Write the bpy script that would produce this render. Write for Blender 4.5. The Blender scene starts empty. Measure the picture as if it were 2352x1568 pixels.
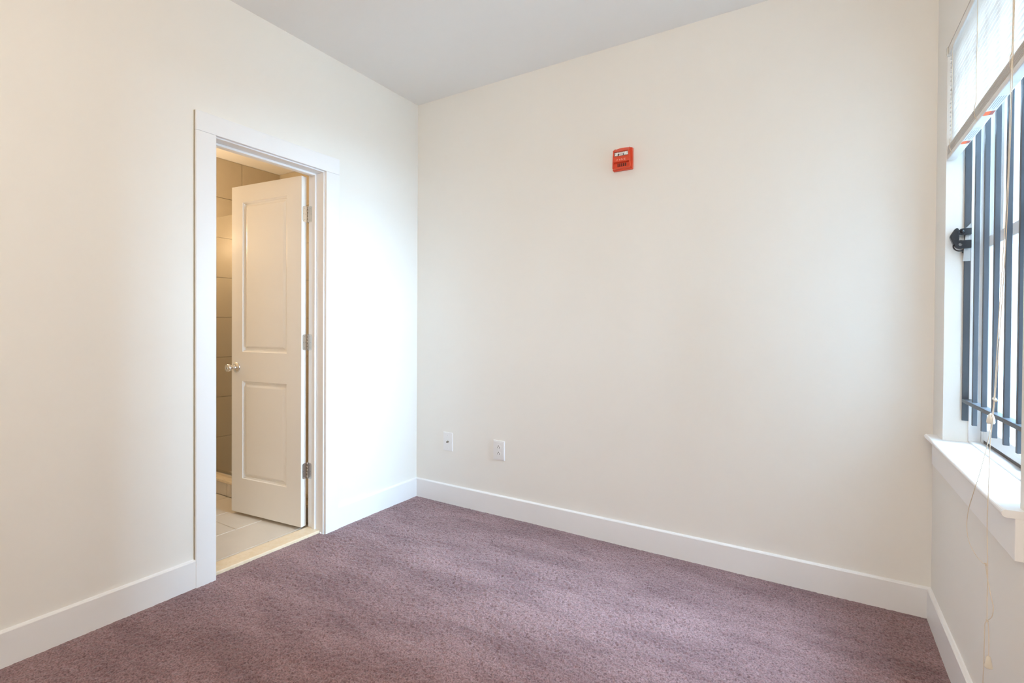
import bpy, bmesh, math, random
import numpy as np
from mathutils import Matrix, Vector

random.seed(7)
RNG = np.random.default_rng(11)
SC = bpy.context.scene
COL = SC.collection
W, H = 2.7694, 2.696          # room width (x), ceiling height; back wall is y = 0, door wall is x = 0
YF = -3.75                    # wall behind the camera

# ------------------------------------------------------------------ camera
cam_d = bpy.data.cameras.new('camera')
cam = bpy.data.objects.new('camera', cam_d)
COL.objects.link(cam)
yaw, pitch, roll = 0.54893, -0.00912, 0.00588
fwd = Vector((-math.sin(yaw) * math.cos(pitch), math.cos(yaw) * math.cos(pitch), math.sin(pitch)))
rt = Vector((math.cos(yaw), math.sin(yaw), 0))
up = rt.cross(fwd)
r2 = math.cos(roll) * rt + math.sin(roll) * up
u2 = -math.sin(roll) * rt + math.cos(roll) * up
M = Matrix((r2, u2, -fwd)).transposed().to_4x4()
M.translation = (2.3650, -2.6054, 1.17)
cam.matrix_world = M
cam_d.sensor_width = 36.0
cam_d.lens = 1145.03 * 36.0 / 2352.0
cam_d.shift_y = -22.30 / 2352.0
cam_d.clip_start = 0.02
SC.camera = cam

# ------------------------------------------------------------------ light, exposure
world = bpy.data.worlds.new('overcast_sky')
SC.world = world
world.use_nodes = True
bg = world.node_tree.nodes['Background']
bg.inputs[0].default_value = (0.54, 0.76, 1.0, 1)
bg.inputs[1].default_value = 80.0

def area_light(name, loc, size, power, color, rot=(0, 0, 0), portal=False):
    d = bpy.data.lights.new(name, 'AREA')
    d.shape = 'RECTANGLE'
    d.size, d.size_y = size
    d.energy = power
    d.color = color
    o = bpy.data.objects.new(name, d)
    COL.objects.link(o)
    o.location = loc
    o.rotation_euler = rot
    if portal:
        d.cycles.is_portal = True
    return o

def point_light(name, loc, radius, power, color):
    d = bpy.data.lights.new(name, 'POINT')
    d.shadow_soft_size = radius
    d.energy = power
    d.color = color
    o = bpy.data.objects.new(name, d)
    COL.objects.link(o)
    o.location = loc
    return o

# window portal (guides the sky sampling only), an unseen warm fill light added behind the camera, the vanity lamp in the bathroom
area_light('window_portal', (W + 0.19, -0.5955, 1.479), (1.50, 0.86), 1, (1, 1, 1), (0, math.radians(90), math.radians(0)), True)
point_light('room_fill_light', (2.25, -3.3, 2.15), 0.20, 42.0, (1.0, 0.885, 0.74))
point_light('vanity_lamp_light', (-1.30, -1.06, 1.80), 0.06, 18.0, (1.0, 0.72, 0.44))

SC.view_settings.view_transform = 'Standard'
SC.view_settings.look = 'None'
SC.view_settings.gamma = 1.0
SC.view_settings.use_curve_mapping = False
SC.view_settings.exposure = 0.09
SC.cycles.max_bounces = 10
SC.cycles.diffuse_bounces = 6
SC.cycles.glossy_bounces = 3
SC.cycles.transparent_max_bounces = 16
SC.cycles.use_adaptive_sampling = True
SC.cycles.adaptive_threshold = 0.06
SC.cycles.adaptive_min_samples = 28
SC.cycles.use_denoising = True

# ------------------------------------------------------------------ materials
def mat(name, color, rough=0.5, metal=0.0, bump=None, speck=None, spec=0.5, coat=0.0, coords='Object'):
    """bump = (scale, strength, distance); speck = (scale, amount, other colour)"""
    m = bpy.data.materials.new(name)
    m.use_nodes = True
    nt = m.node_tree
    b = nt.nodes['Principled BSDF']
    b.inputs['Base Color'].default_value = (*color, 1)
    b.inputs['Roughness'].default_value = rough
    b.inputs['Metallic'].default_value = metal
    b.inputs['Specular IOR Level'].default_value = spec
    b.inputs['Coat Weight'].default_value = coat
    tc = None
    if bump or speck:
        tc = nt.nodes.new('ShaderNodeNewGeometry')
    if bump:
        n = nt.nodes.new('ShaderNodeTexNoise')
        n.inputs['Scale'].default_value = bump[0]
        n.inputs['Detail'].default_value = 3
        nt.links.new(tc.outputs['Position'], n.inputs['Vector'])
        bp = nt.nodes.new('ShaderNodeBump')
        bp.inputs['Strength'].default_value = bump[1]
        bp.inputs['Distance'].default_value = bump[2]
        nt.links.new(n.outputs['Fac'], bp.inputs['Height'])
        nt.links.new(bp.outputs['Normal'], b.inputs['Normal'])
    if speck:
        n = nt.nodes.new('ShaderNodeTexNoise')
        n.inputs['Scale'].default_value = speck[0]
        n.inputs['Detail'].default_value = 4
        n.inputs['Roughness'].default_value = 0.65
        nt.links.new(tc.outputs['Position'], n.inputs['Vector'])
        r = nt.nodes.new('ShaderNodeValToRGB')
        r.color_ramp.elements[0].position = 0.35
        r.color_ramp.elements[1].position = 0.65
        r.color_ramp.elements[0].color = (*color, 1)
        oc = speck[2]
        a = speck[1]
        r.color_ramp.elements[1].color = (*[c * (1 - a) + o * a for c, o in zip(color, oc)], 1)
        nt.links.new(n.outputs['Fac'], r.inputs['Fac'])
        nt.links.new(r.outputs['Color'], b.inputs['Base Color'])
    return m

def glass_mat(name, tint=(0.97, 0.99, 0.98), gloss=0.07, rough=0.02):
    m = bpy.data.materials.new(name)
    m.use_nodes = True
    nt = m.node_tree
    nt.nodes.remove(nt.nodes['Principled BSDF'])
    out = nt.nodes['Material Output']
    t = nt.nodes.new('ShaderNodeBsdfTransparent')
    t.inputs[0].default_value = (*tint, 1)
    g = nt.nodes.new('ShaderNodeBsdfGlossy')
    g.inputs['Roughness'].default_value = rough
    mix = nt.nodes.new('ShaderNodeMixShader')
    mix.inputs[0].default_value = gloss
    nt.links.new(t.outputs[0], mix.inputs[1])
    nt.links.new(g.outputs[0], mix.inputs[2])
    nt.links.new(mix.outputs[0], out.inputs[0])
    return m

def translucent_mat(name, color, share):
    m = bpy.data.materials.new(name)
    m.use_nodes = True
    nt = m.node_tree
    b = nt.nodes['Principled BSDF']
    b.inputs['Base Color'].default_value = (*color, 1)
    b.inputs['Roughness'].default_value = 0.45
    t = nt.nodes.new('ShaderNodeBsdfTranslucent')
    t.inputs[0].default_value = (*color, 1)
    mix = nt.nodes.new('ShaderNodeMixShader')
    mix.inputs[0].default_value = share
    nt.links.new(b.outputs[0], mix.inputs[1])
    nt.links.new(t.outputs[0], mix.inputs[2])
    nt.links.new(mix.outputs[0], nt.nodes['Material Output'].inputs[0])
    return m

PAINT = mat('cream_wall_paint', (0.85, 0.835, 0.80), 0.62, bump=(420, 0.05, 0.0006), spec=0.3)
CEIL = mat('ceiling_paint', (0.88, 0.87, 0.855), 0.8, bump=(300, 0.05, 0.0006), spec=0.2)
TRIM = mat('white_trim_paint', (0.87, 0.875, 0.89), 0.34, bump=(60, 0.03, 0.0006))
DOORP = mat('white_door_paint', (0.84, 0.83, 0.81), 0.30, bump=(90, 0.03, 0.0004))
SASH = mat('white_vinyl_sash', (0.82, 0.83, 0.84), 0.35)
STONE = mat('cream_marble', (0.80, 0.66, 0.46), 0.25, speck=(38, 0.5, (0.90, 0.80, 0.66)))
TILEW = mat('tan_wall_tile', (0.58, 0.505, 0.38), 0.28, speck=(9, 0.35, (0.51, 0.44, 0.33)))
TILEF = mat('pale_floor_tile', (0.66, 0.61, 0.54), 0.32, speck=(7, 0.4, (0.60, 0.55, 0.48)))
GROUT = mat('tile_grout', (0.33, 0.29, 0.22), 0.9)
GROUTF = mat('floor_grout', (0.74, 0.69, 0.62), 0.9)
CHROME = mat('satin_nickel', (0.80, 0.79, 0.77), 0.16, 1.0)
HINGE = mat('brushed_steel_hinge', (0.62, 0.60, 0.57), 0.36, 1.0)
DARK = mat('dark_recess', (0.02, 0.02, 0.022), 0.6)
GRILLE = mat('slate_blue_bar_paint', (0.058, 0.064, 0.078), 0.42, bump=(160, 0.06, 0.0008))
BLACK = mat('black_lock_plastic', (0.012, 0.012, 0.015), 0.32)
STEEL = mat('grey_steel_plate', (0.42, 0.42, 0.42), 0.45, 0.6)
RED = mat('red_alarm_plastic', (0.72, 0.075, 0.028), 0.30)
LENS = mat('strobe_reflector', (0.78, 0.80, 0.80), 0.12, 0.85, bump=(260, 0.9, 0.004))
LETTER = mat('pale_print', (0.85, 0.55, 0.45), 0.5)
PLATE = mat('white_wall_plate', (0.84, 0.84, 0.85), 0.3)
VINYL = mat('white_blind_vinyl', (0.80, 0.80, 0.80), 0.4)
SLAT = translucent_mat('white_blind_slat', (0.95, 0.93, 0.91), 0.66)
LABEL = mat('white_sticker', (0.80, 0.81, 0.84), 0.5)
ORANGE = mat('orange_print', (0.85, 0.16, 0.05), 0.5)
PURPLE = mat('dark_red_print', (0.40, 0.12, 0.10), 0.5)
GREYP = mat('grey_print', (0.30, 0.31, 0.36), 0.5)
CORD = mat('cream_cord', (0.76, 0.66, 0.53), 0.7)
CLEARP = mat('milky_plastic', (0.80, 0.79, 0.74), 0.25)
SHADOWGAP = mat('caulk_shade_brown', (0.36, 0.31, 0.22), 0.8)
GLASS = glass_mat('window_glass')
SHGLASS = glass_mat('shower_glass', (0.98, 0.985, 0.98), 0.10, 0.22)
OUTSIDE = mat('grey_wing_blocker', (0.090, 0.092, 0.093), 0.9, bump=(30, 0.2, 0.01))

def carpet_mat():
    m = bpy.data.materials.new('mauve_brown_carpet')
    m.use_nodes = True
    nt = m.node_tree
    b = nt.nodes['Principled BSDF']
    b.inputs['Roughness'].default_value = 0.95
    b.inputs['Specular IOR Level'].default_value = 0.1
    b.inputs['Sheen Weight'].default_value = 0.25
    b.inputs['Sheen Roughness'].default_value = 0.5
    geo = nt.nodes.new('ShaderNodeNewGeometry')
    def noise(scale, detail, mapping=None):
        n = nt.nodes.new('ShaderNodeTexNoise')
        n.inputs['Scale'].default_value = scale
        n.inputs['Detail'].default_value = detail
        src = geo.outputs['Position']
        if mapping:
            mp = nt.nodes.new('ShaderNodeMapping')
            mp.inputs['Rotation'].default_value = (0, 0, mapping[0])
            mp.inputs['Scale'].default_value = mapping[1]
            nt.links.new(src, mp.inputs['Vector'])
            src = mp.outputs['Vector']
        nt.links.new(src, n.inputs['Vector'])
        return n
    fine = noise(170, 2)
    r1 = nt.nodes.new('ShaderNodeValToRGB')
    e = r1.color_ramp.elements
    e[0].position, e[1].position = 0.30, 0.70
    e[0].color = (0.160, 0.099, 0.103, 1)
    e[1].color = (0.405, 0.259, 0.272, 1)
    nt.links.new(fine.outputs['Fac'], r1.inputs['Fac'])
    broad = noise(2.2, 3, (math.radians(28), (1.0, 3.2, 1.0)))   # pile brushed in streaks by the vacuum
    r2 = nt.nodes.new('ShaderNodeValToRGB')
    e = r2.color_ramp.elements
    e[0].position, e[1].position = 0.36, 0.62
    e[0].color = (0.73, 0.70, 0.71, 1)
    e[1].color = (1.0, 1.0, 1.0, 1)
    nt.links.new(broad.outputs['Fac'], r2.inputs['Fac'])
    mx = nt.nodes.new('ShaderNodeMix')
    mx.data_type = 'RGBA'
    mx.blend_type = 'MULTIPLY'
    mx.inputs['Factor'].default_value = 1.0
    nt.links.new(r1.outputs['Color'], mx.inputs['A'])
    nt.links.new(r2.outputs['Color'], mx.inputs['B'])
    nt.links.new(mx.outputs['Result'], b.inputs['Base Color'])
    return m
CARPET = carpet_mat()

# ------------------------------------------------------------------ helpers
def tag(o, label=None, cat=None, group=None, kind=None):
    if label: o['label'] = label
    if cat: o['category'] = cat
    if group: o['group'] = group
    if kind: o['kind'] = kind
    return o

def link(name, me, m, parent=None, loc=None):
    o = bpy.data.objects.new(name, me)
    COL.objects.link(o)
    if m is not None and not me.materials:
        for k in (m if isinstance(m, (list, tuple)) else [m]):
            me.materials.append(k)
    if parent: o.parent = parent
    if loc is not None: o.location = loc
    return o

def empty(name, loc=(0, 0, 0), rz=0.0):
    o = bpy.data.objects.new(name, None)
    COL.objects.link(o)
    o.empty_display_size = 0.05
    o.location = loc
    o.rotation_euler = (0, 0, rz)
    return o

def bm_box(bm, a, b, bevel=0.0, seg=2, mi=0):
    x0, y0, z0 = [min(p, q) for p, q in zip(a, b)]
    x1, y1, z1 = [max(p, q) for p, q in zip(a, b)]
    t = bmesh.new()
    v = [t.verts.new(p) for p in ((x0, y0, z0), (x1, y0, z0), (x1, y1, z0), (x0, y1, z0), (x0, y0, z1), (x1, y0, z1), (x1, y1, z1), (x0, y1, z1))]
    for f in ((0, 3, 2, 1), (4, 5, 6, 7), (0, 1, 5, 4), (1, 2, 6, 5), (2, 3, 7, 6), (3, 0, 4, 7)):
        t.faces.new([v[i] for i in f])
    if bevel > 0:
        bmesh.ops.bevel(t, geom=list(t.edges), offset=bevel, segments=seg, profile=0.5, affect='EDGES')
    merge(bm, t, mi)
    return bm

def merge(bm, t, mi=0):
    vm = {}
    for v in t.verts: vm[v] = bm.verts.new(v.co)
    for f in t.faces:
        try:
            n = bm.faces.new([vm[v] for v in f.verts])
            n.material_index = mi
            n.smooth = f.smooth
        except ValueError:
            pass
    t.free()

def bm_cyl(bm, p0, p1, r0, r1=None, seg=20, mi=0, smooth=True):
    r1 = r0 if r1 is None else r1
    p0, p1 = Vector(p0), Vector(p1)
    ax = (p1 - p0).normalized()
    u = ax.orthogonal().normalized()
    w = ax.cross(u)
    ra, rb = [], []
    for i in range(seg):
        a = 2 * math.pi * i / seg
        d = math.cos(a) * u + math.sin(a) * w
        ra.append(bm.verts.new(p0 + d * r0))
        rb.append(bm.verts.new(p1 + d * r1))
    for i in range(seg):
        j = (i + 1) % seg
        f = bm.faces.new((ra[i], ra[j], rb[j], rb[i]))
        f.smooth = smooth
        f.material_index = mi
    bm.faces.new(ra[::-1]).material_index = mi
    bm.faces.new(rb).material_index = mi

def bm_lathe(bm, p, axis, prof, seg=28, mi=0):
    """prof = list of (distance along axis, radius)"""
    p = Vector(p)
    ax = Vector(axis).normalized()
    u = ax.orthogonal().normalized()
    w = ax.cross(u)
    rings = []
    for d, r in prof:
        c = p + ax * d
        if r < 1e-6:
            rings.append([bm.verts.new(c)])
        else:
            rings.append([bm.verts.new(c + r * (math.cos(2 * math.pi * i / seg) * u + math.sin(2 * math.pi * i / seg) * w)) for i in range(seg)])
    for A, B in zip(rings, rings[1:]):
        for i in range(seg):
            j = (i + 1) % seg
            if len(A) == 1 and len(B) > 1: f = bm.faces.new((A[0], B[j], B[i]))
            elif len(B) == 1 and len(A) > 1: f = bm.faces.new((A[i], A[j], B[0]))
            elif len(A) > 1: f = bm.faces.new((A[i], A[j], B[j], B[i]))
            else: continue
            f.smooth = True
            f.material_index = mi
    if len(rings[0]) > 1: bm.faces.new(rings[0][::-1]).material_index = mi
    if len(rings[-1]) > 1: bm.faces.new(rings[-1]).material_index = mi

def bm_prism(bm, pts, axis, a, b, mi=0, bevel=0.0):
    """extrude a closed 2-D outline; axis 'x': pts are (y,z); 'y': pts are (x,z); 'z': pts are (x,y)"""
    t = bmesh.new()
    def P(p, k):
        return {'x': (k, p[0], p[1]), 'y': (p[0], k, p[1]), 'z': (p[0], p[1], k)}[axis]
    A = [t.verts.new(P(p, a)) for p in pts]
    B = [t.verts.new(P(p, b)) for p in pts]
    n = len(pts)
    t.faces.new(A)
    t.faces.new(B[::-1])
    for i in range(n):
        t.faces.new((A[i], B[i], B[(i + 1) % n], A[(i + 1) % n]))
    bmesh.ops.recalc_face_normals(t, faces=t.faces)
    if bevel > 0:
        bmesh.ops.bevel(t, geom=list(t.edges), offset=bevel, segments=2, profile=0.5, affect='EDGES')
    merge(bm, t, mi)

def tube(bm, pts, r, seg=8, mi=0, smooth_steps=6):
    """swept tube through a Catmull-Rom of pts"""
    P = [Vector(p) for p in pts]
    Q = []
    n = len(P)
    for i in range(n - 1):
        p0, p1, p2, p3 = P[max(i - 1, 0)], P[i], P[i + 1], P[min(i + 2, n - 1)]
        for k in range(smooth_steps):
            t = k / smooth_steps
            Q.append(0.5 * ((2 * p1) + (-p0 + p2) * t + (2 * p0 - 5 * p1 + 4 * p2 - p3) * t * t + (-p0 + 3 * p1 - 3 * p2 + p3) * t ** 3))
    Q.append(P[-1])
    rings = []
    ref = Vector((1, 0.01, 0.02))
    for i, c in enumerate(Q):
        d = (Q[min(i + 1, len(Q) - 1)] - Q[max(i - 1, 0)]).normalized()
        u = (ref - d * ref.dot(d)).normalized()
        w = d.cross(u)
        rings.append([bm.verts.new(c + r * (math.cos(2 * math.pi * k / seg) * u + math.sin(2 * math.pi * k / seg) * w)) for k in range(seg)])
    for A, B in zip(rings, rings[1:]):
        for k in range(seg):
            f = bm.faces.new((A[k], A[(k + 1) % seg], B[(k + 1) % seg], B[k]))
            f.smooth = True
            f.material_index = mi
    bm.faces.new(rings[0][::-1])
    bm.faces.new(rings[-1])

def to_obj(name, bm, m, parent=None, loc=None):
    bmesh.ops.recalc_face_normals(bm, faces=bm.faces)
    me = bpy.data.meshes.new(name)
    bm.to_mesh(me)
    bm.free()
    return link(name, me, m, parent, loc)

def box(name, a, b, m, parent=None, bevel=0.0, seg=2):
    return to_obj(name, bm_box(bmesh.new(), a, b, bevel, seg), m, parent)

def struct(o, label, cat):
    return tag(o, label, cat, kind='structure')

# ------------------------------------------------------------------ room shell
T = 0.18
JY0, JY1, JZ = -1.358, -0.770, 2.031                 # door jamb faces and head
RY0, RY1, RZ = JY0 - 0.019, JY1 + 0.019, JZ + 0.019  # rough opening
WL = -0.128                                          # bathroom side of the door wall
struct(box('floor', (-0.02, YF - T, -0.16), (W + T, T, -0.012), mat('subfloor', (0.2, 0.15, 0.13), 0.9)), 'bedroom subfloor slab beneath the mauve carpet', 'floor')
struct(box('ceiling', (WL, YF - T, H), (W + T, T, H + 0.15), CEIL), 'plain off-white bedroom ceiling', 'ceiling')
bm = bmesh.new()
bm_box(bm, (WL, YF - T, -0.16), (0, RY0, H))
bm_box(bm, (WL, RY1, -0.16), (0, T, H))
bm_box(bm, (WL, RY0, RZ), (0, RY1, H))
struct(to_obj('wall_left', bm, PAINT), 'cream painted wall with the bathroom doorway', 'wall')
struct(box('wall_back', (0, 0, -0.16), (W + T, T, H), PAINT), 'cream painted wall carrying the red fire strobe', 'wall')
struct(box('wall_front', (0, YF - T, -0.16), (W + T, YF, H), PAINT), 'cream painted wall opposite the fire strobe wall', 'wall')
WY0, WY1, WZ0, WZ1 = -1.013, -0.178, 0.742, 2.216    # window opening
bm = bmesh.new()
bm_box(bm, (W, YF, -0.16), (W + T, WY0, H))
bm_box(bm, (W, WY1, -0.16), (W + T, 0, H))
bm_box(bm, (W, WY0, -0.16), (W + T, WY1, WZ0))
bm_box(bm, (W, WY0, WZ1), (W + T, WY1, H))
struct(to_obj('wall_right', bm, PAINT), 'cream painted wall with the barred window', 'wall')

# baseboards: flat board with eased top edge and a thin caulk cap
def board_profile(t=0.014, h=0.122):
    return [(0, -0.012), (t, -0.012), (t, h - 0.003), (t - 0.0025, h), (0.004, h + 0.0012), (0, h + 0.004)]
def baseboard(name, wall, a, b, label):
    bm = bmesh.new()
    pr = board_profile()
    if wall == 'left':
        bm_prism(bm, [(p, z) for p, z in pr], 'y', a, b)
    elif wall == 'right':
        bm_prism(bm, [(W - p, z) for p, z in pr], 'y', a, b)
    elif wall == 'back':
        bm_prism(bm, [(-p, z) for p, z in pr], 'x', a, b)
    else:
        bm_prism(bm, [(YF + p, z) for p, z in pr], 'x', a, b)
    return struct(to_obj(name, bm, TRIM), label, 'baseboard')
CY0, CY1 = -1.4505, -0.6755                          # outer edges of the door casing
baseboard('baseboard_left', 'left', CY1, 0, 'short white baseboard between door casing and room corner')
baseboard('baseboard_left.001', 'left', YF, CY0, 'long white baseboard running from the door casing toward the viewer')
baseboard('baseboard_back', 'back', 0, W, 'white baseboard beneath the wall with two outlets')
baseboard('baseboard_right', 'right', YF, 0, 'white baseboard beneath the window')
baseboard('baseboard_front', 'front', 0, W, 'white baseboard on the wall facing the outlets')

# ------------------------------------------------------------------ carpet: real pile relief
def build_carpet():
    sx, sy = 0.0034, 0.0034
    x0, x1, y0, y1 = -0.028, W - 0.010, -2.50, -0.010
    nx, ny = int((x1 - x0) / sx) + 1, int((y1 - y0) / sy) + 1
    X, Y = np.meshgrid(np.linspace(x0, x1, nx), np.linspace(y0, y1, ny), indexing='ij')
    n = RNG.random((nx, ny))
    b = n.copy()
    for ax in (0, 1):
        b = (np.roll(b, 1, ax) + 2 * b + np.roll(b, -1, ax)) / 4
    b = (b - b.mean()) / b.std()
    c = RNG.random((nx, ny))
    for _ in range(5):
        for ax in (0, 1):
            c = (np.roll(c, 1, ax) + 2 * c + np.roll(c, -1, ax)) / 4
    c = (c - c.mean()) / c.std()
    lay = 0.0012 * np.sin(5.1 * X + 2.0 * Y + 1.3 * np.sin(2.3 * Y)) * np.sin(3.7 * Y - 1.7 * X)
    edge = np.clip(np.minimum.reduce([X - 0.014, W - 0.014 - X, -0.014 - Y]) / 0.035, 0.25, 1.0)
    Z = (0.0012 * np.clip(b, -2.5, 2.5) - 0.0022 * np.clip(-b - 0.7, 0, 1.6) + 0.0011 * np.clip(c, -2.5, 2.5)) * edge + lay - 0.0005
    # a few brushed creases left by the vacuum in front of the door
    for (ax_, ay_, bx_, by_, wd, dp) in ((0.18, -0.62, 0.85, -0.46, 0.006, 0.0032), (0.30, -0.86, 0.80, -0.72, 0.005, 0.0026), (0.55, -0.78, 1.05, -0.62, 0.005, 0.0026), (0.16, -0.75, 0.5, -0.70, 0.004, 0.002)):
        dx, dy = bx_ - ax_, by_ - ay_
        L2 = dx * dx + dy * dy
        t = np.clip(((X - ax_) * dx + (Y - ay_) * dy) / L2, 0, 1)
        d2 = (X - ax_ - t * dx) ** 2 + (Y - ay_ - t * dy + 0.012 * np.sin(9 * t)) ** 2
        Z -= 1.6 * dp * np.exp(-d2 / wd ** 2) * np.sin(np.pi * np.clip(t, 0.03, 0.97)) ** 0.5
    Xj = X + RNG.normal(0, 0.0006, X.shape)
    Yj = Y + RNG.normal(0, 0.0006, X.shape)
    co = np.stack([Xj, Yj, Z], -1).reshape(-1, 3)
    idx = np.arange(nx * ny).reshape(nx, ny)
    q = np.stack([idx[:-1, :-1], idx[1:, :-1], idx[1:, 1:], idx[:-1, 1:]], -1)
    keep = (X[:-1, :-1] > 0.011) | ((Y[:-1, :-1] > JY0) & (Y[1:, 1:] < JY1))
    q = q[keep]
    me = bpy.data.meshes.new('carpet')
    used = np.unique(q)
    remap = np.full(nx * ny, -1)
    remap[used] = np.arange(len(used))
    q = remap[q].astype(np.int32)
    co = co[used]
    me.vertices.add(len(co))
    me.vertices.foreach_set('co', co.astype(np.float32).ravel())
    me.loops.add(q.size)
    me.loops.foreach_set('vertex_index', q.ravel())
    me.polygons.add(len(q))
    me.polygons.foreach_set('loop_start', np.arange(0, q.size, 4, dtype=np.int32))
    me.polygons.foreach_set('loop_total', np.full(len(q), 4, dtype=np.int32))
    me.update(calc_edges=True)
    me.polygons.foreach_set('use_smooth', np.ones(len(q), dtype=bool))
    o = link('carpet', me, CARPET)
    # rest of the room, behind the viewer
    box('carpet_backing', (0.012, YF, -0.012), (W - 0.012, -2.498, -0.001), CARPET, o)
    return tag(o, 'mauve-brown cut-pile wall-to-wall carpet', 'carpet', kind='stuff')
build_carpet()

# ------------------------------------------------------------------ door frame (trim_1)
trim = struct(empty('trim_1', (0, (JY0 + JY1) / 2, 0)), 'white flat casing and jamb around the bathroom doorway', 'door frame')
def child_box(name, a, b, m, parent, bevel=0.0):
    o = box(name, a, b, m, None, bevel)
    o.parent = parent
    o.matrix_parent_inverse = Matrix.Translation(parent.location).inverted() if parent.rotation_euler.z == 0 else parent.matrix_basis.inverted()
    return o
CF = 0.018
child_box('casing', (0, CY0, -0.012), (CF, -1.364, 2.0365), TRIM, trim, 0.0015)
child_box('casing', (0, -0.764, -0.012), (CF, CY1, 2.0365), TRIM, trim, 0.0015)
child_box('head_casing', (0, CY0, 2.0370), (CF, CY1, 2.125), TRIM, trim, 0.0015)
child_box('jamb', (WL - 0.001, RY0, -0.012), (-0.0005, JY0, JZ), TRIM, trim, 0.001)
child_box('jamb', (WL - 0.001, JY1, -0.012), (-0.0005, RY1, JZ), TRIM, trim, 0.001)
child_box('head_jamb', (WL - 0.001, RY0, JZ), (-0.0005, RY1, RZ), TRIM, trim, 0.001)
child_box('door_stop', (-0.086, JY1 - 0.011, 0.004), (-0.060, JY1 + 0.0005, JZ), TRIM, trim, 0.002)
child_box('door_stop', (-0.086, JY0 - 0.0005, 0.004), (-0.060, JY0 + 0.011, JZ), TRIM, trim, 0.002)
child_box('head_stop', (-0.086, JY0 + 0.011, JZ - 0.011), (-0.060, JY1 - 0.011, JZ + 0.0005), TRIM, trim, 0.002)

child_box('caulk_shade_line', (0, CY0 - 0.0022, 0.124), (0.0045, CY0 + 0.001, 2.125), SHADOWGAP, trim)  # dark strip painting the casing side's shade along its caulk joint

# marble threshold
struct(box('threshold', (-0.130, JY0 + 0.0005, -0.012), (-0.026, JY1 - 0.0005, 0.015), STONE, None, 0.004), 'cream marble threshold strip between carpet and bathroom tile', 'threshold')

# ------------------------------------------------------------------ bathroom door leaf (door_1), swung into the bathroom
TH = math.radians(-174.072)                # leaf direction from its hinge edge
door = struct(empty('door_1', (-0.1376, -0.8115, 0.02), TH), 'open white two-panel door with a nickel knob', 'door')
DL, DT, DH = 0.598, 0.035, 2.003
# door local frame: +x along the leaf from hinge edge to free edge, visible face is at y = 0 and looks toward +y (n), thickness toward -y
def door_leaf():
    """leaf with two recessed, raised-field panels on both faces"""
    bm = bmesh.new()
    xs = [0.0, 0.1165, 0.500, DL]
    zs = [0.0, 0.213, 0.812, 0.990, 1.902, DH]
    def face_side(y, s):
        # frame quads
        for i in range(3):
            for k in range(5):
                if i == 1 and k in (1, 3):
                    panel(xs[1], xs[2], zs[k], zs[k + 1], y, s)
                else:
                    bm.faces.new([bm.verts.new(p) for p in ((xs[i], y, zs[k]), (xs[i + 1], y, zs[k]), (xs[i + 1], y, zs[k + 1]), (xs[i], y, zs[k + 1]))])
    def panel(xa, xb, za, zb, y, s):
        steps = [(0, 0), (0.003, 0.0045), (0.009, 0.0058), (0.012, 0.0110), (0.022, 0.0115), (0.031, 0.0045), (0.036, 0.0032)]
        rings = []
        for ins, dep in steps:
            yy = y - s * dep
            rings.append([bm.verts.new(p) for p in ((xa + ins, yy, za + ins), (xb - ins, yy, za + ins), (xb - ins, yy, zb - ins), (xa + ins, yy, zb - ins))])
        for A, B in zip(rings, rings[1:]):
            for i in range(4):
                bm.faces.new((A[i], A[(i + 1) % 4], B[(i + 1) % 4], B[i]))
        bm.faces.new(rings[-1])
    face_side(0.0, 1)
    face_side(-DT, -1)
    for (a, b) in (((0, 0), (DL, 0)), ((DL, 0), (DL, DH)), ((DL, DH), (0, DH)), ((0, DH), (0, 0))):
        bm.faces.new([bm.verts.new(p) for p in ((a[0], 0, a[1]), (b[0], 0, b[1]), (b[0], -DT, b[1]), (a[0], -DT, a[1]))])
    bmesh.ops.remove_doubles(bm, verts=bm.verts, dist=0.0002)
    return bm
# visible face must look toward world -y: local normal (0,1,0) rotated by TH (~ -174 deg) points to -y
leaf = to_obj('leaf', door_leaf(), DOORP, door)

# knob set
knob = empty('knob', (0.552, 0.0, 0.893))
knob.parent = door
bm = bmesh.new()
bm_lathe(bm, (0, 0, 0), (0, 1, 0), [(0, 0.031), (0.003, 0.032), (0.006, 0.030), (0.010, 0.024), (0.013, 0.0165)])
to_obj('rose', bm, CHROME, knob)
bm = bmesh.new()
bm_lathe(bm, (0, 0.011, 0), (0, 1, 0), [(0, 0.0155), (0.006, 0.0125), (0.014, 0.0105), (0.022, 0.0115), (0.030, 0.0165), (0.038, 0.0215), (0.045, 0.0235), (0.050, 0.0225), (0.053, 0.0195), (0.0535, 0.015), (0.0525, 0.012), (0.0525, 0.0)])
to_obj('knob_body', bm, CHROME, knob)
bm = bmesh.new()
bm_lathe(bm, (0, 0.0635, 0), (0, 1, 0), [(0, 0.0065), (0.0022, 0.006), (0.0025, 0.0)])
bm_box(bm, (-0.0012, 0.0655, -0.004), (0.0012, 0.0672, 0.004), mi=1)
to_obj('lock_button', bm, [CHROME, DARK], knob)
bm = bmesh.new()
bm_lathe(bm, (0, -DT, 0), (0, -1, 0), [(0, 0.031), (0.003, 0.032), (0.006, 0.030), (0.010, 0.024), (0.013, 0.0155), (0.025, 0.0105), (0.040, 0.0165), (0.052, 0.0235), (0.062, 0.0195), (0.0625, 0.0)])
to_obj('far_knob', bm, CHROME, knob)

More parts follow.
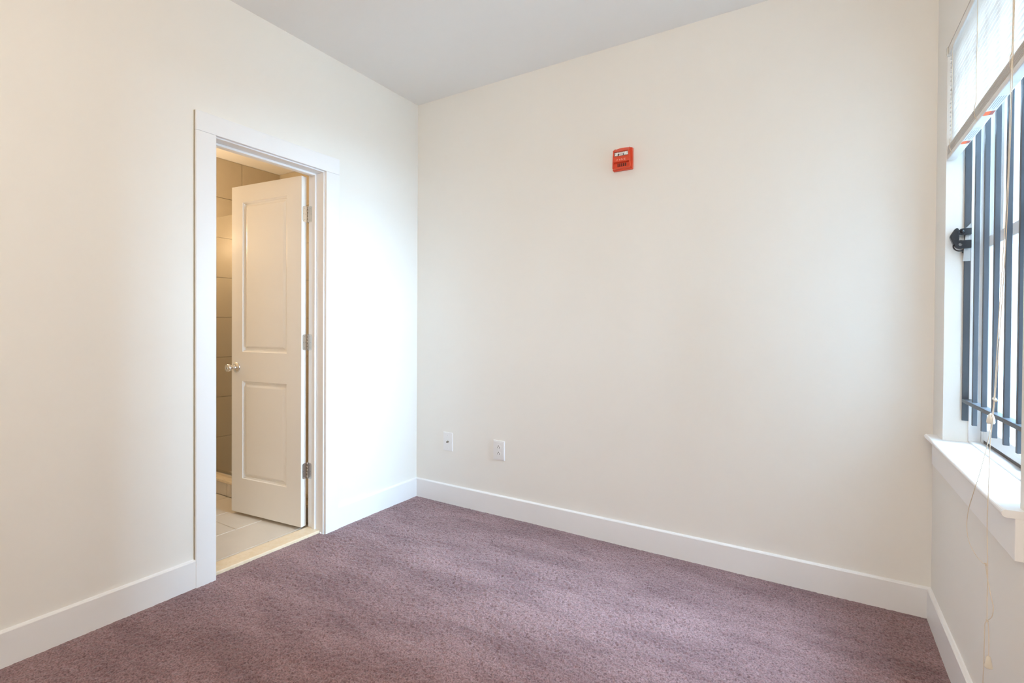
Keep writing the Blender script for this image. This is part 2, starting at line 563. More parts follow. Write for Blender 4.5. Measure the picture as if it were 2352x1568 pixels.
# hinges: leaf plate on the door edge, leaf plate on the jamb, knuckle barrel with pin
def rounded_plate(bm, w, h, t, r=0.012, side='r', seg=6):
    """plate in local x (0..w) / z (+-h/2), outer corners rounded; thickness along y"""
    pts = [(0, -h / 2)]
    for k in range(seg + 1):
        a = -math.pi / 2 + k * (math.pi / 2) / seg
        pts.append((w - r + r * math.cos(a), -h / 2 + r + r * math.sin(a)))
    for k in range(seg + 1):
        a = k * (math.pi / 2) / seg
        pts.append((w - r + r * math.cos(a), h / 2 - r + r * math.sin(a)))
    pts.append((0, h / 2))
    bm_prism(bm, pts, 'y', 0, t)

def hinge(z):
    hg = empty('hinge', (0, 0, z))
    hg.parent = door
    tag(hg, 'brushed steel butt hinge')
    # door-edge plate: lies on the hinge edge (local x = 0 plane), spans thickness
    bm = bmesh.new()
    pts = [(-0.0365, -0.045), (-0.0365, 0.045)]
    r = 0.011
    for k in range(7):
        a = math.pi / 2 - k * (math.pi / 2) / 6
        pts.append((-0.0085 - r + r * math.cos(a), 0.045 - r + r * math.sin(a)))
    for k in range(7):
        a = -k * (math.pi / 2) / 6
        pts.append((-0.0085 - r + r * math.cos(a), -0.045 + r + r * math.sin(a)))
    bm_prism(bm, pts, 'x', -0.0018, 0.0004)
    for zz, yy in ((0.033, -0.021), (0.0, -0.015), (0.0, -0.027), (-0.033, -0.021)):
        bm_cyl(bm, (-0.0024, yy, zz), (-0.0010, yy, zz), 0.0028, seg=10, mi=1)
    to_obj('hinge_plate', bm, [HINGE, STEEL], hg)
    bm = bmesh.new()
    for k in range(5):
        bm_cyl(bm, (-0.004, -0.0435, -0.045 + k * 0.018 + 0.0004), (-0.004, -0.0435, -0.045 + (k + 1) * 0.018 - 0.0004), 0.0058, seg=14)
    bm_lathe(bm, (-0.004, -0.0435, 0.045), (0, 0, 1), [(0, 0.0045), (0.0015, 0.0055), (0.004, 0.003), (0.0042, 0)], 12)
    bm_lathe(bm, (-0.004, -0.0435, -0.045), (0, 0, -1), [(0, 0.0045), (0.0015, 0.005), (0.004, 0.003), (0.0042, 0)], 12)
    to_obj('knuckle', bm, HINGE, hg)
    return hg
for z in (1.79, 1.057, 0.317):
    hinge(z)
# jamb plates belong to the frame
for z in (1.81, 1.077, 0.337):
    bm = bmesh.new()
    r = 0.011
    pts = [(-0.1345, -0.045), (-0.1345, 0.045)]
    for k in range(7):
        a = math.pi / 2 - k * (math.pi / 2) / 6
        pts.append((-0.0985 - r + r * math.cos(a), 0.045 - r + r * math.sin(a)))
    for k in range(7):
        a = -k * (math.pi / 2) / 6
        pts.append((-0.0985 - r + r * math.cos(a), -0.045 + r + r * math.sin(a)))
    bm_prism(bm, pts, 'y', JY1 - 0.0016, JY1 + 0.0004)
    for zz, xx in ((0.033, -0.114), (0.0, -0.107), (-0.033, -0.114)):
        bm_cyl(bm, (xx, JY1 - 0.0022, zz), (xx, JY1 - 0.0008, zz), 0.0028, seg=10, mi=1)
    o = to_obj('hinge_plate', bm, [HINGE, STEEL], trim)
    o.matrix_parent_inverse = Matrix.Translation(trim.location).inverted()
    o.location = (0, 0, z)

# ------------------------------------------------------------------ bathroom seen through the doorway
BX, BY0, BZ = -1.54, -2.05, 2.449          # far wall, near end, ceiling
bath_floor = struct(box('floor_bathroom', (BX - 0.1, BY0, -0.16), (WL, 0.06, -0.004), GROUTF), 'pale large-format tiled bathroom floor', 'floor')
struct(box('ceiling_bathroom', (BX - 0.1, BY0 - 0.1, BZ), (WL, 0.16, BZ + 0.1), CEIL), 'bathroom ceiling lit by a warm lamp', 'ceiling')
struct(box('wall_bathroom_near', (BX - 0.1, BY0 - 0.1, -0.16), (WL, BY0, BZ), PAINT), 'bathroom wall opposite the shower', 'wall')
wl = struct(box('wall_bathroom_left', (BX - 0.1, BY0, -0.16), (BX - 0.009, 0.16, BZ), GROUT), 'tan tiled bathroom wall at the shower end', 'wall')
wb = struct(box('wall_bathroom_back', (BX - 0.009, -0.011, -0.16), (WL, 0.16, BZ), GROUT), 'tan tiled wall behind the shower', 'wall')
def tile_mesh(name, size, m, bev=0.0018):
    bm = bm_box(bmesh.new(), (0, 0, 0), size, bev, 1)
    me = bpy.data.meshes.new(name)
    bm.to_mesh(me)
    bm.free()
    me.materials.append(m)
    return me
cache = {}
def tile(parent, a, b, m):
    size = tuple(round(q - p, 4) for p, q in zip(a, b))
    key = (size, m.name)
    if key not in cache: cache[key] = tile_mesh('tile', size, m)
    o = bpy.data.objects.new('tile', cache[key])
    COL.objects.link(o)
    o.parent = parent
    o.location = a
    return o
G = 0.0028
zc = [0.0105 + 0.3055 * k for k in range(9)]
for k in range(8):
    z0, z1 = zc[k] + G / 2, min(zc[k + 1], BZ) - G / 2
    # wall x = BX: joints every 0.61 along y, running bond
    j = -0.3416 + (0.305 if k % 2 == 0 else 0.0) - 0.61 * 4
    while j < -0.012:
        a, b = max(j, BY0) + G / 2, min(j + 0.61, -0.012) - G / 2
        if b - a > 0.02: tile(wl, (BX - 0.009, a, z0), (BX, b, z1), TILEW)
        j += 0.61
    j = BX + (0.305 if k % 2 == 0 else 0.0) - 0.61
    while j < WL:
        a, b = max(j, BX) + G / 2, min(j + 0.61, WL) - G / 2
        if b - a > 0.02: tile(wb, (a, -0.020, z0), (b, -0.011, z1), TILEW)
        j += 0.61
# floor tiles: 0.30 x 0.60, long side along y
xe = [WL - 0.0, -0.168, -0.4680, -0.7725, -1.0450, -1.3475, BX]
for i in range(len(xe) - 1):
    j = -0.995 - 0.61 * 3 + (0.305 if i % 2 == 1 else 0.0)
    if i == 2: j = -0.995 - 0.61 * 3
    while j < -0.73:
        a, b = max(j, BY0) + G / 2, min(j + 0.61, -0.72) - G / 2
        if b - a > 0.02: tile(bath_floor, (xe[i + 1] + G / 2, a, -0.004), (xe[i] - G / 2, b, 0.0015), TILEF)
        j += 0.61

# shower curb with stone cap, and the shower pan behind it
curb = struct(box('shower_curb', (BX, -0.712, 0.0), (WL, -0.622, 0.092), GROUT), 'low tiled shower curb with cream stone cap', 'curb')
x = WL - 0.01
ct = [(-0.14, -0.457), (-0.457, -0.7617), (-0.7617, -1.0662), (-1.0662, -1.3712), (-1.3712, BX)]
for a, b in ct:
    tile(curb, (b + G / 2, -0.720, 0.002), (a - G / 2, -0.712, 0.091), TILEF)
box('cap', (BX, -0.728, 0.092), (WL, -0.605, 0.113), STONE, curb, 0.004)
struct(box('shower_pan', (BX, -0.622, -0.004), (WL, -0.02, 0.03), mat('white_pan', (0.7, 0.68, 0.64), 0.4), None, 0.004), 'shower floor behind the tiled curb', 'shower floor')

sd = tag(empty('shower_screen', (-0.84, -0.664, 0.113)), 'clear glass shower screen standing on the tiled curb', 'shower screen')
def ch(o, parent):
    o.parent = parent
    o.matrix_parent_inverse = Matrix.Translation(parent.location).inverted()
    return o
ch(box('track', (BX + 0.002, -0.684, 0.1132), (WL - 0.002, -0.644, 0.135), CHROME, None, 0.003), sd)
ch(box('pane', (BX + 0.004, -0.674, 0.135), (-0.80, -0.668, 1.936), SHGLASS, None, 0.001), sd)
ch(box('pane', (-0.86, -0.658, 0.135), (WL - 0.004, -0.652, 1.936), SHGLASS, None, 0.001), sd)

# ------------------------------------------------------------------ fire strobe on the back wall
sx0, sx1, sz0, sz1 = 1.4150, 1.5235, 2.0135, 2.1330
st = tag(empty('fire_strobe', ((sx0 + sx1) / 2, 0, sz0)), 'red fire alarm strobe mounted high on the cream wall', 'fire alarm')
cx = (sx0 + sx1) / 2
bm = bmesh.new()
arch = [(sx0, sz0 + 0.004), (sx0 + 0.004, sz0), (sx1 - 0.004, sz0), (sx1, sz0 + 0.004), (sx1, sz1 - 0.008)]
for k in range(9):
    t = k / 8
    arch.append((sx1 - 0.004 - t * (sx1 - sx0 - 0.008), sz1 - 0.006 + 0.006 * math.sin(math.pi * t)))
arch.append((sx0, sz1 - 0.008))
bm_prism(bm, arch, 'y', -0.018, 0.0, bevel=0.0012)
ch(to_obj('housing', bm, RED), st)
# raised centre: stepped profile in depth/height, tapering side cheeks
bm = bmesh.new()
def hood(bm, wt, wb_, prof):
    """prof = (depth, z); half width goes from wb_ at bottom to wt at top"""
    L, R_ = [], []
    for d, z in prof:
        t = (z - sz0) / (sz1 - sz0)
        hw = wb_ * (1 - t) + wt * t
        L.append(bm.verts.new((cx - hw, -d, z)))
        R_.append(bm.verts.new((cx + hw, -d, z)))
    for i in range(len(prof) - 1):
        bm.faces.new((L[i], R_[i], R_[i + 1], L[i + 1]))
    bm.faces.new(L + [])
    bm.faces.new(R_[::-1])
    bm.faces.new((L[0], L[-1], R_[-1], R_[0]))
hood(bm, 0.038, 0.047, [(0.016, sz0 + 0.004), (0.034, sz0 + 0.006), (0.036, sz0 + 0.013), (0.024, sz0 + 0.016), (0.026, sz0 + 0.036), (0.040, sz0 + 0.040), (0.044, sz0 + 0.068), (0.034, sz0 + 0.070), (0.034, sz0 + 0.092), (0.042, sz0 + 0.094), (0.024, sz1 - 0.006), (0.016, sz1 - 0.004)])
ch(to_obj('hood', bm, RED), st)
for s in (-1, 1):
    bm = bmesh.new()
    pts = [(-0.016, sz0 + 0.004), (-0.038, sz0 + 0.010), (-0.046, sz0 + 0.070), (-0.044, sz0 + 0.094), (-0.026, sz1 - 0.005), (-0.016, sz1 - 0.004)]
    t = bmesh.new()
    bm_prism(t, pts, 'x', -0.0022, 0.0022)
    for v in t.verts:
        k = (v.co.z - sz0) / (sz1 - sz0)
        v.co.x += cx + s * (0.048 * (1 - k) + 0.039 * k)
    merge(bm, t)
    ch(to_obj('side_cheek', bm, RED), st)
bm = bmesh.new()
bm_box(bm, (cx - 0.0385, -0.0415, sz0 + 0.0705), (cx + 0.0385, -0.034, sz0 + 0.0915), 0.003, 2)
bm_cyl(bm, (cx - 0.015, -0.043, sz0 + 0.081), (cx + 0.012, -0.043, sz0 + 0.081), 0.004, seg=12, mi=1)
for xx in (-0.016, 0.013):
    bm_cyl(bm, (cx + xx, -0.0435, sz0 + 0.076), (cx + xx, -0.0405, sz0 + 0.076), 0.003, seg=8, mi=2)
ch(to_obj('strobe_lens', bm, [LENS, CHROME, DARK]), st)
for k in range(5):
    xx = cx - 0.022 + k * 0.0105
    ch(box('sound_slot', (xx - 0.0026, -0.0268, sz0 + 0.0185), (xx + 0.0026, -0.0236, sz0 + 0.0345), DARK, None), st)
    ch(box('slot_rib', (xx + 0.0034, -0.0285, sz0 + 0.0175), (xx + 0.0050, -0.0236, sz0 + 0.0352), RED, None), st)
tcu = bpy.data.curves.new('FIRE', 'FONT')
tcu.body = 'FIRE'
tcu.size = 0.021
tcu.extrude = 0.0003
tcu.align_x = 'CENTER'
tcu.space_character = 1.35
tmp = bpy.data.objects.new('tmp', tcu)
me = bpy.data.meshes.new_from_object(tmp)
bpy.data.objects.remove(tmp)
me.materials.clear()
lo = link('lettering', me, LETTER)
lo.rotation_euler = (math.radians(82), 0, 0)
lo.location = (cx, -0.0428, sz0 + 0.0465)
ch(lo, st)

# ------------------------------------------------------------------ wall plates on the back wall
cpx, cpz = 0.2795, 0.408
cp = tag(empty('cable_plate', (cpx, 0, cpz)), 'white wall plate with a single coaxial jack', 'wall plate')
def plate_body(w, h, inner=None):
    bm = bmesh.new()
    t = bmesh.new()
    bm_box(t, (-w / 2, -0.0055, -h / 2), (w / 2, 0.0, h / 2), 0.0)
    for v in t.verts:
        if v.co.y < -0.003:
            v.co.x *= 0.93
            v.co.z *= 0.955
    merge(bm, t)
    return bm
to_obj('plate', plate_body(0.0795, 0.123), PLATE, cp)
bm = bmesh.new()
bm_cyl(bm, (0, -0.0045, -0.001), (0, -0.0075, -0.001), 0.0075, seg=6, mi=0, smooth=False)
bm_cyl(bm, (0, -0.007, -0.001), (0, -0.017, -0.001), 0.0047, seg=16, mi=0)
bm_cyl(bm, (0, -0.0168, -0.001), (0, -0.0173, -0.001), 0.0036, seg=12, mi=1)
to_obj('coax_jack', bm, [mat('dull_brass', (0.32, 0.29, 0.24), 0.35, 1.0), DARK], cp)
for zz in (0.042, -0.042):
    bm = bmesh.new()
    bm_lathe(bm, (0, -0.005, zz), (0, -1, 0), [(0, 0.0036), (0.0009, 0.0032), (0.0014, 0)], 12)
    bm_box(bm, (-0.0004, -0.0068, zz - 0.0026), (0.0004, -0.0062, zz + 0.0026), mi=1)
    to_obj('screw', bm, [PLATE, GREYP], cp)

opx, opz = 0.6835, 0.4035
op = tag(empty('power_outlet', (opx, 0, opz)), 'white duplex power outlet right of the cable jack', 'outlet')
op['label'] = 'white duplex power outlet with slots, beside the coaxial plate'
bm = bmesh.new()
w, h = 0.0835, 0.1225
t = bmesh.new()
bm_box(t, (-w / 2, -0.0065, -h / 2), (w / 2, 0, h / 2))
for v in t.verts:
    if v.co.y < -0.003:
        v.co.x *= 0.94
        v.co.z *= 0.96
merge(bm, t)
to_obj('plate', bm, PLATE, op)
bm = bmesh.new()
bm_box(bm, (-0.0345, -0.0078, -0.054), (0.0345, -0.0060, 0.054), 0.0008, 1)
to_obj('inner_plate', bm, PLATE, op)
for s in (1, -1):
    zz = s * 0.0195 + 0.001
    rc = empty('receptacle', (0, 0, zz))
    rc.parent = op
    bm = bmesh.new()
    pts = []
    for k in range(20):
        a = 2 * math.pi * k / 20
        pts.append((0.0172 * math.cos(a), max(-0.0135, min(0.0135, 0.0172 * math.sin(a)))))
    bm_prism(bm, pts, 'y', -0.0092, -0.006)
    to_obj('face', bm, PLATE, rc)
    bm = bmesh.new()
    bm_box(bm, (-0.0076, -0.0096, -0.0065), (-0.0054, -0.0088, 0.0025))
    bm_box(bm, (0.0050, -0.0096, -0.0075), (0.0074, -0.0088, 0.0030))
    bm_cyl(bm, (0, -0.0088, 0.0078), (0, -0.0096, 0.0078), 0.0029, seg=12)
    to_obj('contact_slot', bm, DARK, rc)
bm = bmesh.new()
bm_lathe(bm, (0, -0.0076, 0.001), (0, -1, 0), [(0, 0.0032), (0.0009, 0.0028), (0.0013, 0)], 12)
to_obj('screw', bm, PLATE, op)

# ------------------------------------------------------------------ window_1
win = struct(empty('window_1', (W, (WY0 + WY1) / 2, WZ0)), 'white sash window with a deep sill behind dark security bars', 'window')
D = lambda d: W + d
SZ = 0.7595                                             # top of the stool
# stool (interior sill board) with rounded nose, and apron below
bm = bmesh.new()
pts = [(D(-0.037 + 0.006), SZ), (D(0.070), SZ), (D(0.070), SZ - 0.018), (D(-0.031), SZ - 0.018)]
nose = [(D(-0.031) - 0.008 * math.sin(a), SZ - 0.009 - 0.009 * math.cos(a)) for a in [math.pi * k / 8 for k in range(1, 8)]]
bm_prism(bm, [(D(-0.031), SZ), (D(0.0), SZ), (D(0.0), SZ - 0.018), (D(-0.031), SZ - 0.018)] + nose, 'y', -1.045, -0.075)
bm_box(bm, (D(-0.0), WY0, SZ - 0.018), (D(0.072), WY1, SZ))
ch(to_obj('stool', bm, TRIM), win)
ch(box('apron', (D(-0.016), -1.045, 0.645), (D(0.0), -0.085, SZ - 0.018), TRIM, None, 0.0015), win)
# plaster reveals are the wall itself; inner vinyl frame
FX0, FX1 = 0.070, 0.150
ch(box('frame_sill', (D(0.072), WY0, WZ0), (D(0.175), WY1, SZ + 0.006), SASH, None, 0.002), win)
ch(box('frame_side', (D(FX0), WY1 - 0.012, SZ + 0.004), (D(0.104), WY1 + 0.0005, WZ1), SASH, None, 0.002), win)
ch(box('frame_side', (D(0.104), WY1 - 0.030, SZ + 0.004), (D(0.175), WY1 + 0.0005, WZ1), SASH, None, 0.002), win)
ch(box('frame_side', (D(FX0), WY0 - 0.0005, SZ + 0.004), (D(0.104), WY0 + 0.012, WZ1), SASH, None, 0.002), win)
ch(box('frame_side', (D(0.104), WY0 - 0.0005, SZ + 0.004), (D(0.175), WY0 + 0.030, WZ1), SASH, None, 0.002), win)
ch(box('frame_head', (D(FX0), WY0 + 0.012, WZ1 - 0.03), (D(0.175), WY1 - 0.012, WZ1), SASH, None, 0.002), win)
def sash(x0, x1, z0, z1, name):
    s = empty(name, (0, 0, 0))
    s.parent = win
    s.matrix_parent_inverse = Matrix.Translation(win.location).inverted()
    ya, yb = WY0 + 0.030, WY1 - 0.030
    st_ = 0.040
    for nm, a, b in (('stile', (x0, ya, z0), (x1, ya + st_, z1)), ('stile', (x0, yb - st_, z0), (x1, yb, z1)),
                     ('rail', (x0, ya + st_, z0), (x1, yb - st_, z0 + 0.046)), ('rail', (x0, ya + st_, z1 - 0.040), (x1, yb - st_, z1))):
        box(nm, a, b, SASH, s, 0.003)
    box('pane', ((x0 + x1) / 2 - 0.002, ya + st_ - 0.004, z0 + 0.042), ((x0 + x1) / 2 + 0.002, yb - st_ + 0.004, z1 - 0.036), GLASS, s)
    return s
sash(D(0.106), D(0.136), SZ + 0.016, 1.500, 'lower_sash')
sash(D(0.140), D(0.170), 1.462, WZ1 - 0.03, 'upper_sash')
ch(box('sash_lift', (D(0.098), -0.62, 0.800), (D(0.107), -0.57, 0.812), SASH, None, 0.002), win)
ch(box('weather_strip', (D(0.108), WY0 + 0.03, SZ + 0.006), (D(0.134), WY1 - 0.03, SZ + 0.016), mat('dark_weather_strip', (0.12, 0.10, 0.09), 0.8), None), win)

# ------------------------------------------------------------------ security grille
gr = tag(empty('security_grille', (D(0.064), (WY0 + WY1) / 2, 0.838)), 'slate blue flat-bar security grille inside the window', 'security grille')
ch(box('side_bar', (D(0.052), WY1 - 0.0095, 0.838), (D(0.0768), WY1 - 0.0035, 2.190), GRILLE, None, 0.0008), gr)
ch(box('side_bar', (D(0.052), WY0 + 0.0035, 0.838), (D(0.0768), WY0 + 0.0095, 2.190), GRILLE, None, 0.0008), gr)
for yb in (-0.303, -0.416, -0.529, -0.642, -0.755, -0.868, -0.965):
    ch(box('bar', (D(0.0575), yb, 0.838), (D(0.0705), yb + 0.013, 2.190), GRILLE, None, 0.0008), gr)
for z in (0.918, 2.06):
    ch(box('cross_rail', (D(0.0515), WY0 + 0.006, z - 0.013), (D(0.0775), WY1 - 0.006, z), GRILLE, None, 0.001), gr)
# hasp plate on the hinge-side bar
bm = bmesh.new()
bm_prism(bm, [(D(0.047), 1.4206), (D(0.0685), 1.4206), (D(0.0685), 1.5575), (D(0.055), 1.541), (D(0.050), 1.46)], 'y', -0.1935, -0.1875, bevel=0.0006)
ch(to_obj('hasp_plate', bm, STEEL), gr)

# padlock hanging on the hasp
pl = tag(empty('padlock', (D(0.035), -0.205, 1.4575)), 'black padlock and hasp hanging on the security grille', 'padlock')
yl = -0.203
bm = bmesh.new()
hexa = [(2.7770, 1.5107), (2.7800, 1.5180), (2.7915, 1.5385), (2.7965, 1.5410), (2.8005, 1.5385), (2.8030, 1.5290), (2.8030, 1.4980), (2.7990, 1.4870), (2.7905, 1.4800), (2.7860, 1.4835), (2.7775, 1.5060)]
bm_prism(bm, hexa, 'y', yl - 0.010, yl + 0.008, bevel=0.0022)
bm_cyl(bm, (2.7955, yl - 0.0125, 1.5330), (2.7955, yl - 0.009, 1.5330), 0.0042, seg=14)
bm_cyl(bm, (2.793, yl - 0.0115, 1.5075), (2.793, yl - 0.009, 1.5075), 0.009, seg=18)
ch(to_obj('lock_body', bm, BLACK), pl)
def tab(name, cxx, czz, r, xr, hole=None):
    bm = bmesh.new()
    n = 18
    outer = [(cxx + r * math.cos(a), czz + r * math.sin(a)) for a in [math.pi / 2 + math.pi * k / n for k in range(n + 1)]] + [(xr, czz - r), (xr, czz + r)]
    if hole is None:
        bm_prism(bm, outer, 'y', yl - 0.008, yl + 0.009, bevel=0.001)
        bm_lathe(bm, (cxx, yl - 0.008, czz), (0, -1, 0), [(0, r * 0.58), (0.002, r * 0.5), (0.0032, r * 0.25), (0.0034, 0)], 16)
    else:
        ring = lambda y, rr: [bm.verts.new((cxx + rr * math.cos(2 * math.pi * k / 24), y, czz + rr * math.sin(2 * math.pi * k / 24))) for k in range(24)]
        a0, a1, b0, b1 = ring(yl - 0.010, r), ring(yl - 0.010, hole), ring(yl + 0.004, r), ring(yl + 0.004, hole)
        for k in range(24):
            j = (k + 1) % 24
            bm.faces.new((a0[k], a0[j], a1[j], a1[k]))
            bm.faces.new((b0[k], b1[k], b1[j], b0[j]))
            bm.faces.new((a0[k], b0[k], b0[j], a0[j]))
            bm.faces.new((a1[k], a1[j], b1[j], b1[k]))
        bm_box(bm, (cxx + hole * 1.25, yl - 0.0085, czz - r * 0.92), (xr, yl + 0.006, czz + r * 0.98), 0.001, 1)
    return ch(to_obj(name, bm, BLACK), pl)
tab('upper_knuckle', 2.8125, 1.5262, 0.0115, D(0.0672))
tab('lower_eye', 2.8065, 1.4800, 0.0155, D(0.0672), 0.0058)
bm = bmesh.new()
tube(bm, [(2.8065 + 0.018 * math.cos(a), yl + 0.002 + 0.004 * math.sin(a), 1.4755 + 0.0185 * math.sin(a)) for a in [math.radians(d) for d in range(95, 300, 20)]], 0.0024, 8)
ch(to_obj('shackle', bm, BLACK), pl)
bm = bmesh.new()
bm_cyl(bm, (2.8140, yl + 0.0, 1.462), (2.8140, yl + 0.0, 1.449), 0.0022, seg=10)
ch(to_obj('set_pin', bm, BLACK), pl)

# ------------------------------------------------------------------ mini blind, half raised
bl = tag(empty('window_blind', (D(0.014), (WY0 + WY1) / 2, 1.797)), 'white mini blind half raised over the window bars', 'window blind')
BYa, BYb = WY0 + 0.006, WY1 - 0.005
ch(box('headrail', (D(0.001), BYa, 2.188), (D(0.027), BYb, 2.2145), VINYL, None, 0.002), bl)
for y in (BYb + 0.0025, BYa - 0.0025):
    bm = bm_box(bmesh.new(), (D(-0.003), y - 0.002, 2.182), (D(0.030), y + 0.002, 2.2155), 0.0006, 1)
    bm_box(bm, (D(-0.0035), y - 0.0055, 2.184), (D(-0.0015), y + 0.0055, 2.2150), 0.0005, 1)
    ch(to_obj('bracket', bm, CLEARP), bl)
bm = bmesh.new()
sw, ang = 0.0250, math.radians(50)
prof = []
for k in range(6):
    t = k / 5 - 0.5
    u, v = t * sw, 0.0022 * (1 - 4 * t * t)
    prof.append((u * math.cos(ang) - v * math.sin(ang), u * math.sin(ang) + v * math.cos(ang)))
back = [(p[0] - 0.0005 * math.sin(ang), p[1] - 0.0005 * math.cos(ang)) for p in prof][::-1]
bm_prism(bm, [(-p[0], p[1]) for p in prof + [(q_[0], q_[1]) for q_ in back]], 'y', BYa, BYb)
bmesh.ops.recalc_face_normals(bm, faces=bm.faces)
sm = bpy.data.meshes.new('slat')
bm.to_mesh(sm)
bm.free()
sm.materials.append(SLAT)
z = 2.176
while z > 1.862:
    o = bpy.data.objects.new('slat', sm)
    COL.objects.link(o)
    o.location = (D(0.0145), 0, z)
    ch(o, bl)
    z -= 0.0164
# gathered slats lying flat on the bottom rail
bm = bmesh.new()
flat = []
for k in range(6):
    t = k / 5 - 0.5
    flat.append((t * sw, 0.0022 * (1 - 4 * t * t)))
bm_prism(bm, flat + [(a, b - 0.0007) for a, b in flat][::-1], 'y', BYa, BYb)
bmesh.ops.recalc_face_normals(bm, faces=bm.faces)
fm = bpy.data.meshes.new('gathered_slat')
bm.to_mesh(fm)
bm.free()
fm.materials.append(SLAT)
for k in range(14):
    o = bpy.data.objects.new('gathered_slat', fm)
    COL.objects.link(o)
    o.location = (D(0.0145) + random.uniform(-0.0008, 0.0008), 0, 1.8155 + k * 0.0026)
    ch(o, bl)
rail = box('bottom_rail', (D(0.001), BYa, 1.7975), (D(0.028), BYb, 1.8145), VINYL, None, 0.0028)
ch(rail, bl)
def label(y0, y1, yo0, yo1):
    """printed warning sticker on the underside of the bottom rail"""
    bm = bmesh.new()
    zt = 1.7972
    bm_box(bm, (D(0.003), y0, zt), (D(0.026), y1, 1.7977), mi=0)
    xa, xb = D(0.0035), D(0.0255)
    xm = D(0.0165)
    bm_box(bm, (xa, yo0, zt - 0.0001), (xm, yo1, zt), mi=1)
    bm_box(bm, (xm, yo0, zt - 0.0001), (xb, yo1, zt), mi=2)
    for k in range(4):
        x = D(0.0065 + k * 0.0048)
        bm_box(bm, (x, y0 + 0.012, zt - 0.0001), (x + 0.0016, yo0 - 0.012 - 0.01 * (k % 2), zt), mi=3)
    return ch(to_obj('warning_label', bm, [LABEL, ORANGE, PURPLE, GREYP]), bl)
label(-0.520, -0.370, -0.402, -0.372)
label(-0.790, -0.630, -0.668, -0.634)
for y in (-0.262, -0.588, -0.915):
    bm = bmesh.new()
    tube(bm, [(D(-0.0005), y, 2.188), (D(-0.001), y + 0.001, 2.0), (D(-0.0015), y - 0.001, 1.87), (D(-0.004), y + 0.004, 1.845), (D(-0.006), y - 0.003, 1.830), (D(-0.003), y + 0.003, 1.815), (D(0.002), y, 1.8)], 0.0009, 6)
    ch(to_obj('ladder_cord', bm, CORD), bl)

A_ = [[2.766, -0.945, 2.19], [2.7623, -0.9450, 1.9687], [2.7563, -0.9573, 1.7739], [2.7498, -0.9751, 1.5616], [2.7454, -0.9749, 1.4173], [2.7397, -0.9688, 1.2307], [2.7364, -0.9677, 1.1257], [2.7327, -0.966, 1.0042], [2.7314, -0.9566, 0.9604], [2.7295, -0.9395, 0.8983], [2.7268, -0.8878, 0.8097], [2.7240, -0.8402, 0.7401], [2.7240, -0.7905, 0.6784], [2.7240, -0.7746, 0.6311], [2.7240, -0.795, 0.5962], [2.7240, -0.8571, 0.5843], [2.7240, -0.9216, 0.5872], [2.7240, -0.9552, 0.5942]]
B_ = [[2.766, -0.950, 2.19], [2.7587, -0.9600, 1.8507], [2.7538, -0.9750, 1.6917], [2.7459, -0.9880, 1.435], [2.7396, -0.9850, 1.2298], [2.7336, -0.9747, 1.0315], [2.7318, -0.9684, 0.9727], [2.7302, -0.96, 0.9235], [2.7286, -0.9559, 0.8693], [2.7257, -0.9631, 0.7746], [2.7240, -0.9646, 0.7003], [2.7240, -0.9728, 0.6077], [2.7240, -0.9754, 0.5557], [2.7240, -0.974, 0.5126], [2.7240, -0.9763, 0.466]]
D_ = [[2.7240, -0.9589, 0.5946], [2.7240, -0.9711, 0.5698], [2.7240, -1.0045, 0.5373], [2.7240, -1.0224, 0.5199], [2.7240, -1.0135, 0.494], [2.7240, -0.9798, 0.4678]]
E_ = [[2.7240, -0.9763, 0.465], [2.7240, -0.9588, 0.4497], [2.7240, -0.9564, 0.4238], [2.7240, -0.9547, 0.3851], [2.7240, -0.9532, 0.3411], [2.7240, -0.9479, 0.2968], [2.7240, -0.946, 0.2300]]
F_ = [[2.7240, -0.9798, 0.4667], [2.7240, -0.9875, 0.4558], [2.7240, -0.993, 0.4167], [2.7240, -0.991, 0.3862]]
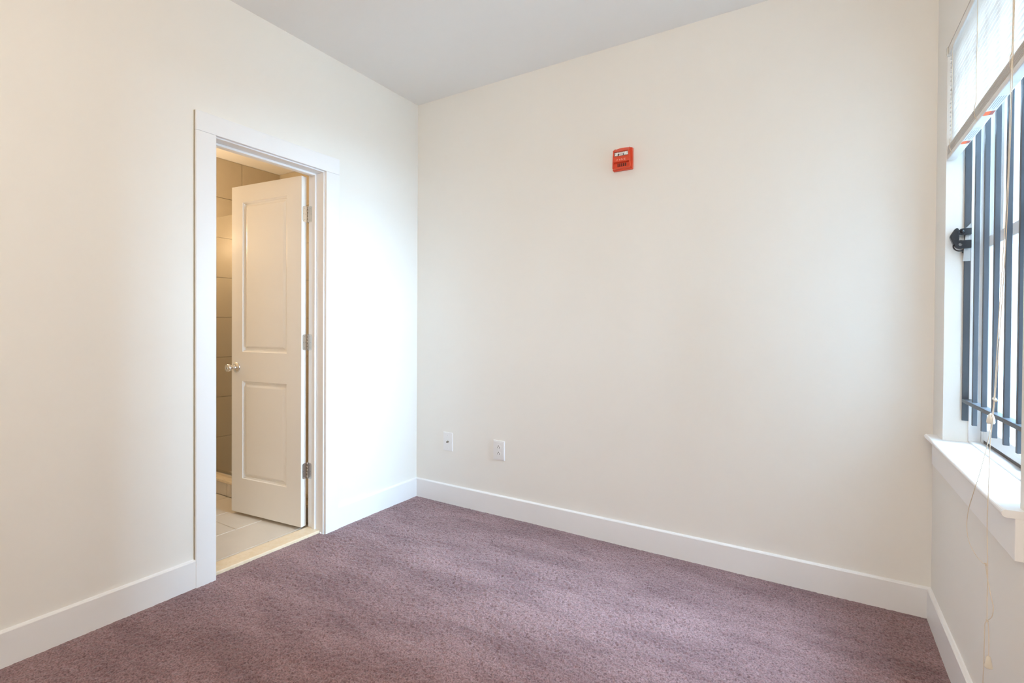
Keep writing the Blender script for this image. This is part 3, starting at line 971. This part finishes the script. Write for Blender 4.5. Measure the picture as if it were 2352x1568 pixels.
for path in (A_, B_, D_, E_, F_):
    bm = bmesh.new()
    tube(bm, path, 0.00085, 6)
    ch(to_obj('lift_cord', bm, CORD), bl)
def knot(c, r):
    bm = bmesh.new()
    c = Vector(c)
    tube(bm, [c + Vector((0.0012 * math.cos(2.3 * a), r * math.cos(a), r * 0.7 * math.sin(a))) for a in [k * 0.6 for k in range(14)]], 0.0011, 6, smooth_steps=3)
    ch(to_obj('cord_knot', bm, CORD), bl)
knot((2.7240, -0.9589, 0.5956), 0.004)
knot((2.7240, -0.9763, 0.465), 0.003)
bm = bmesh.new()
bm_lathe(bm, (2.7326, -0.9808, 1.000), (0.1, 1, 0.12), [(0, 0), (0.001, 0.003), (0.005, 0.0042), (0.012, 0.0030), (0.018, 0.0042), (0.024, 0.0040), (0.026, 0.0)], 14)
ch(to_obj('cord_connector', bm, CLEARP), bl)
bm = bmesh.new()
bm_lathe(bm, (2.7311, -0.9512, 0.966), (0, 0.05, -1), [(0, 0.0015), (0.003, 0.0045), (0.012, 0.0075), (0.022, 0.0085), (0.026, 0.007), (0.027, 0)], 16)
ch(to_obj('cord_tassel', bm, CLEARP), bl)
bm = bmesh.new()
bm_lathe(bm, (2.7240, -0.991, 0.388), (0, 0, -1), [(0, 0.0018), (0.002, 0.0038), (0.012, 0.0058), (0.026, 0.0082), (0.028, 0.0078), (0.0282, 0)], 16)
ch(to_obj('cord_tassel', bm, mat('cream_tassel', (0.72, 0.66, 0.56), 0.4)), bl)

# ------------------------------------------------------------------ outside: added wings that block and steer the sky light, and the ground
struct(box('sky_block_wing', (W + 0.20, 1.60, -6.0), (W + 9.0, 1.90, 9.0), OUTSIDE), 'added grey wing screening the open sky outside the window', 'light blocker')
struct(box('sky_block_wing.001', (W + 0.20, -3.3, -6.0), (W + 9.0, -2.3, 9.0), mat('pale_wing_blocker', (0.17, 0.17, 0.168), 0.9)), 'added grey wing keeping sky light off the strobe wall', 'light blocker')
struct(box('ground_outside', (W + 0.4, -30, -6.2), (W + 40, 30, -6.0), mat('grey_paving', (0.25, 0.25, 0.24), 0.9)), 'paved ground far below the window', 'ground')
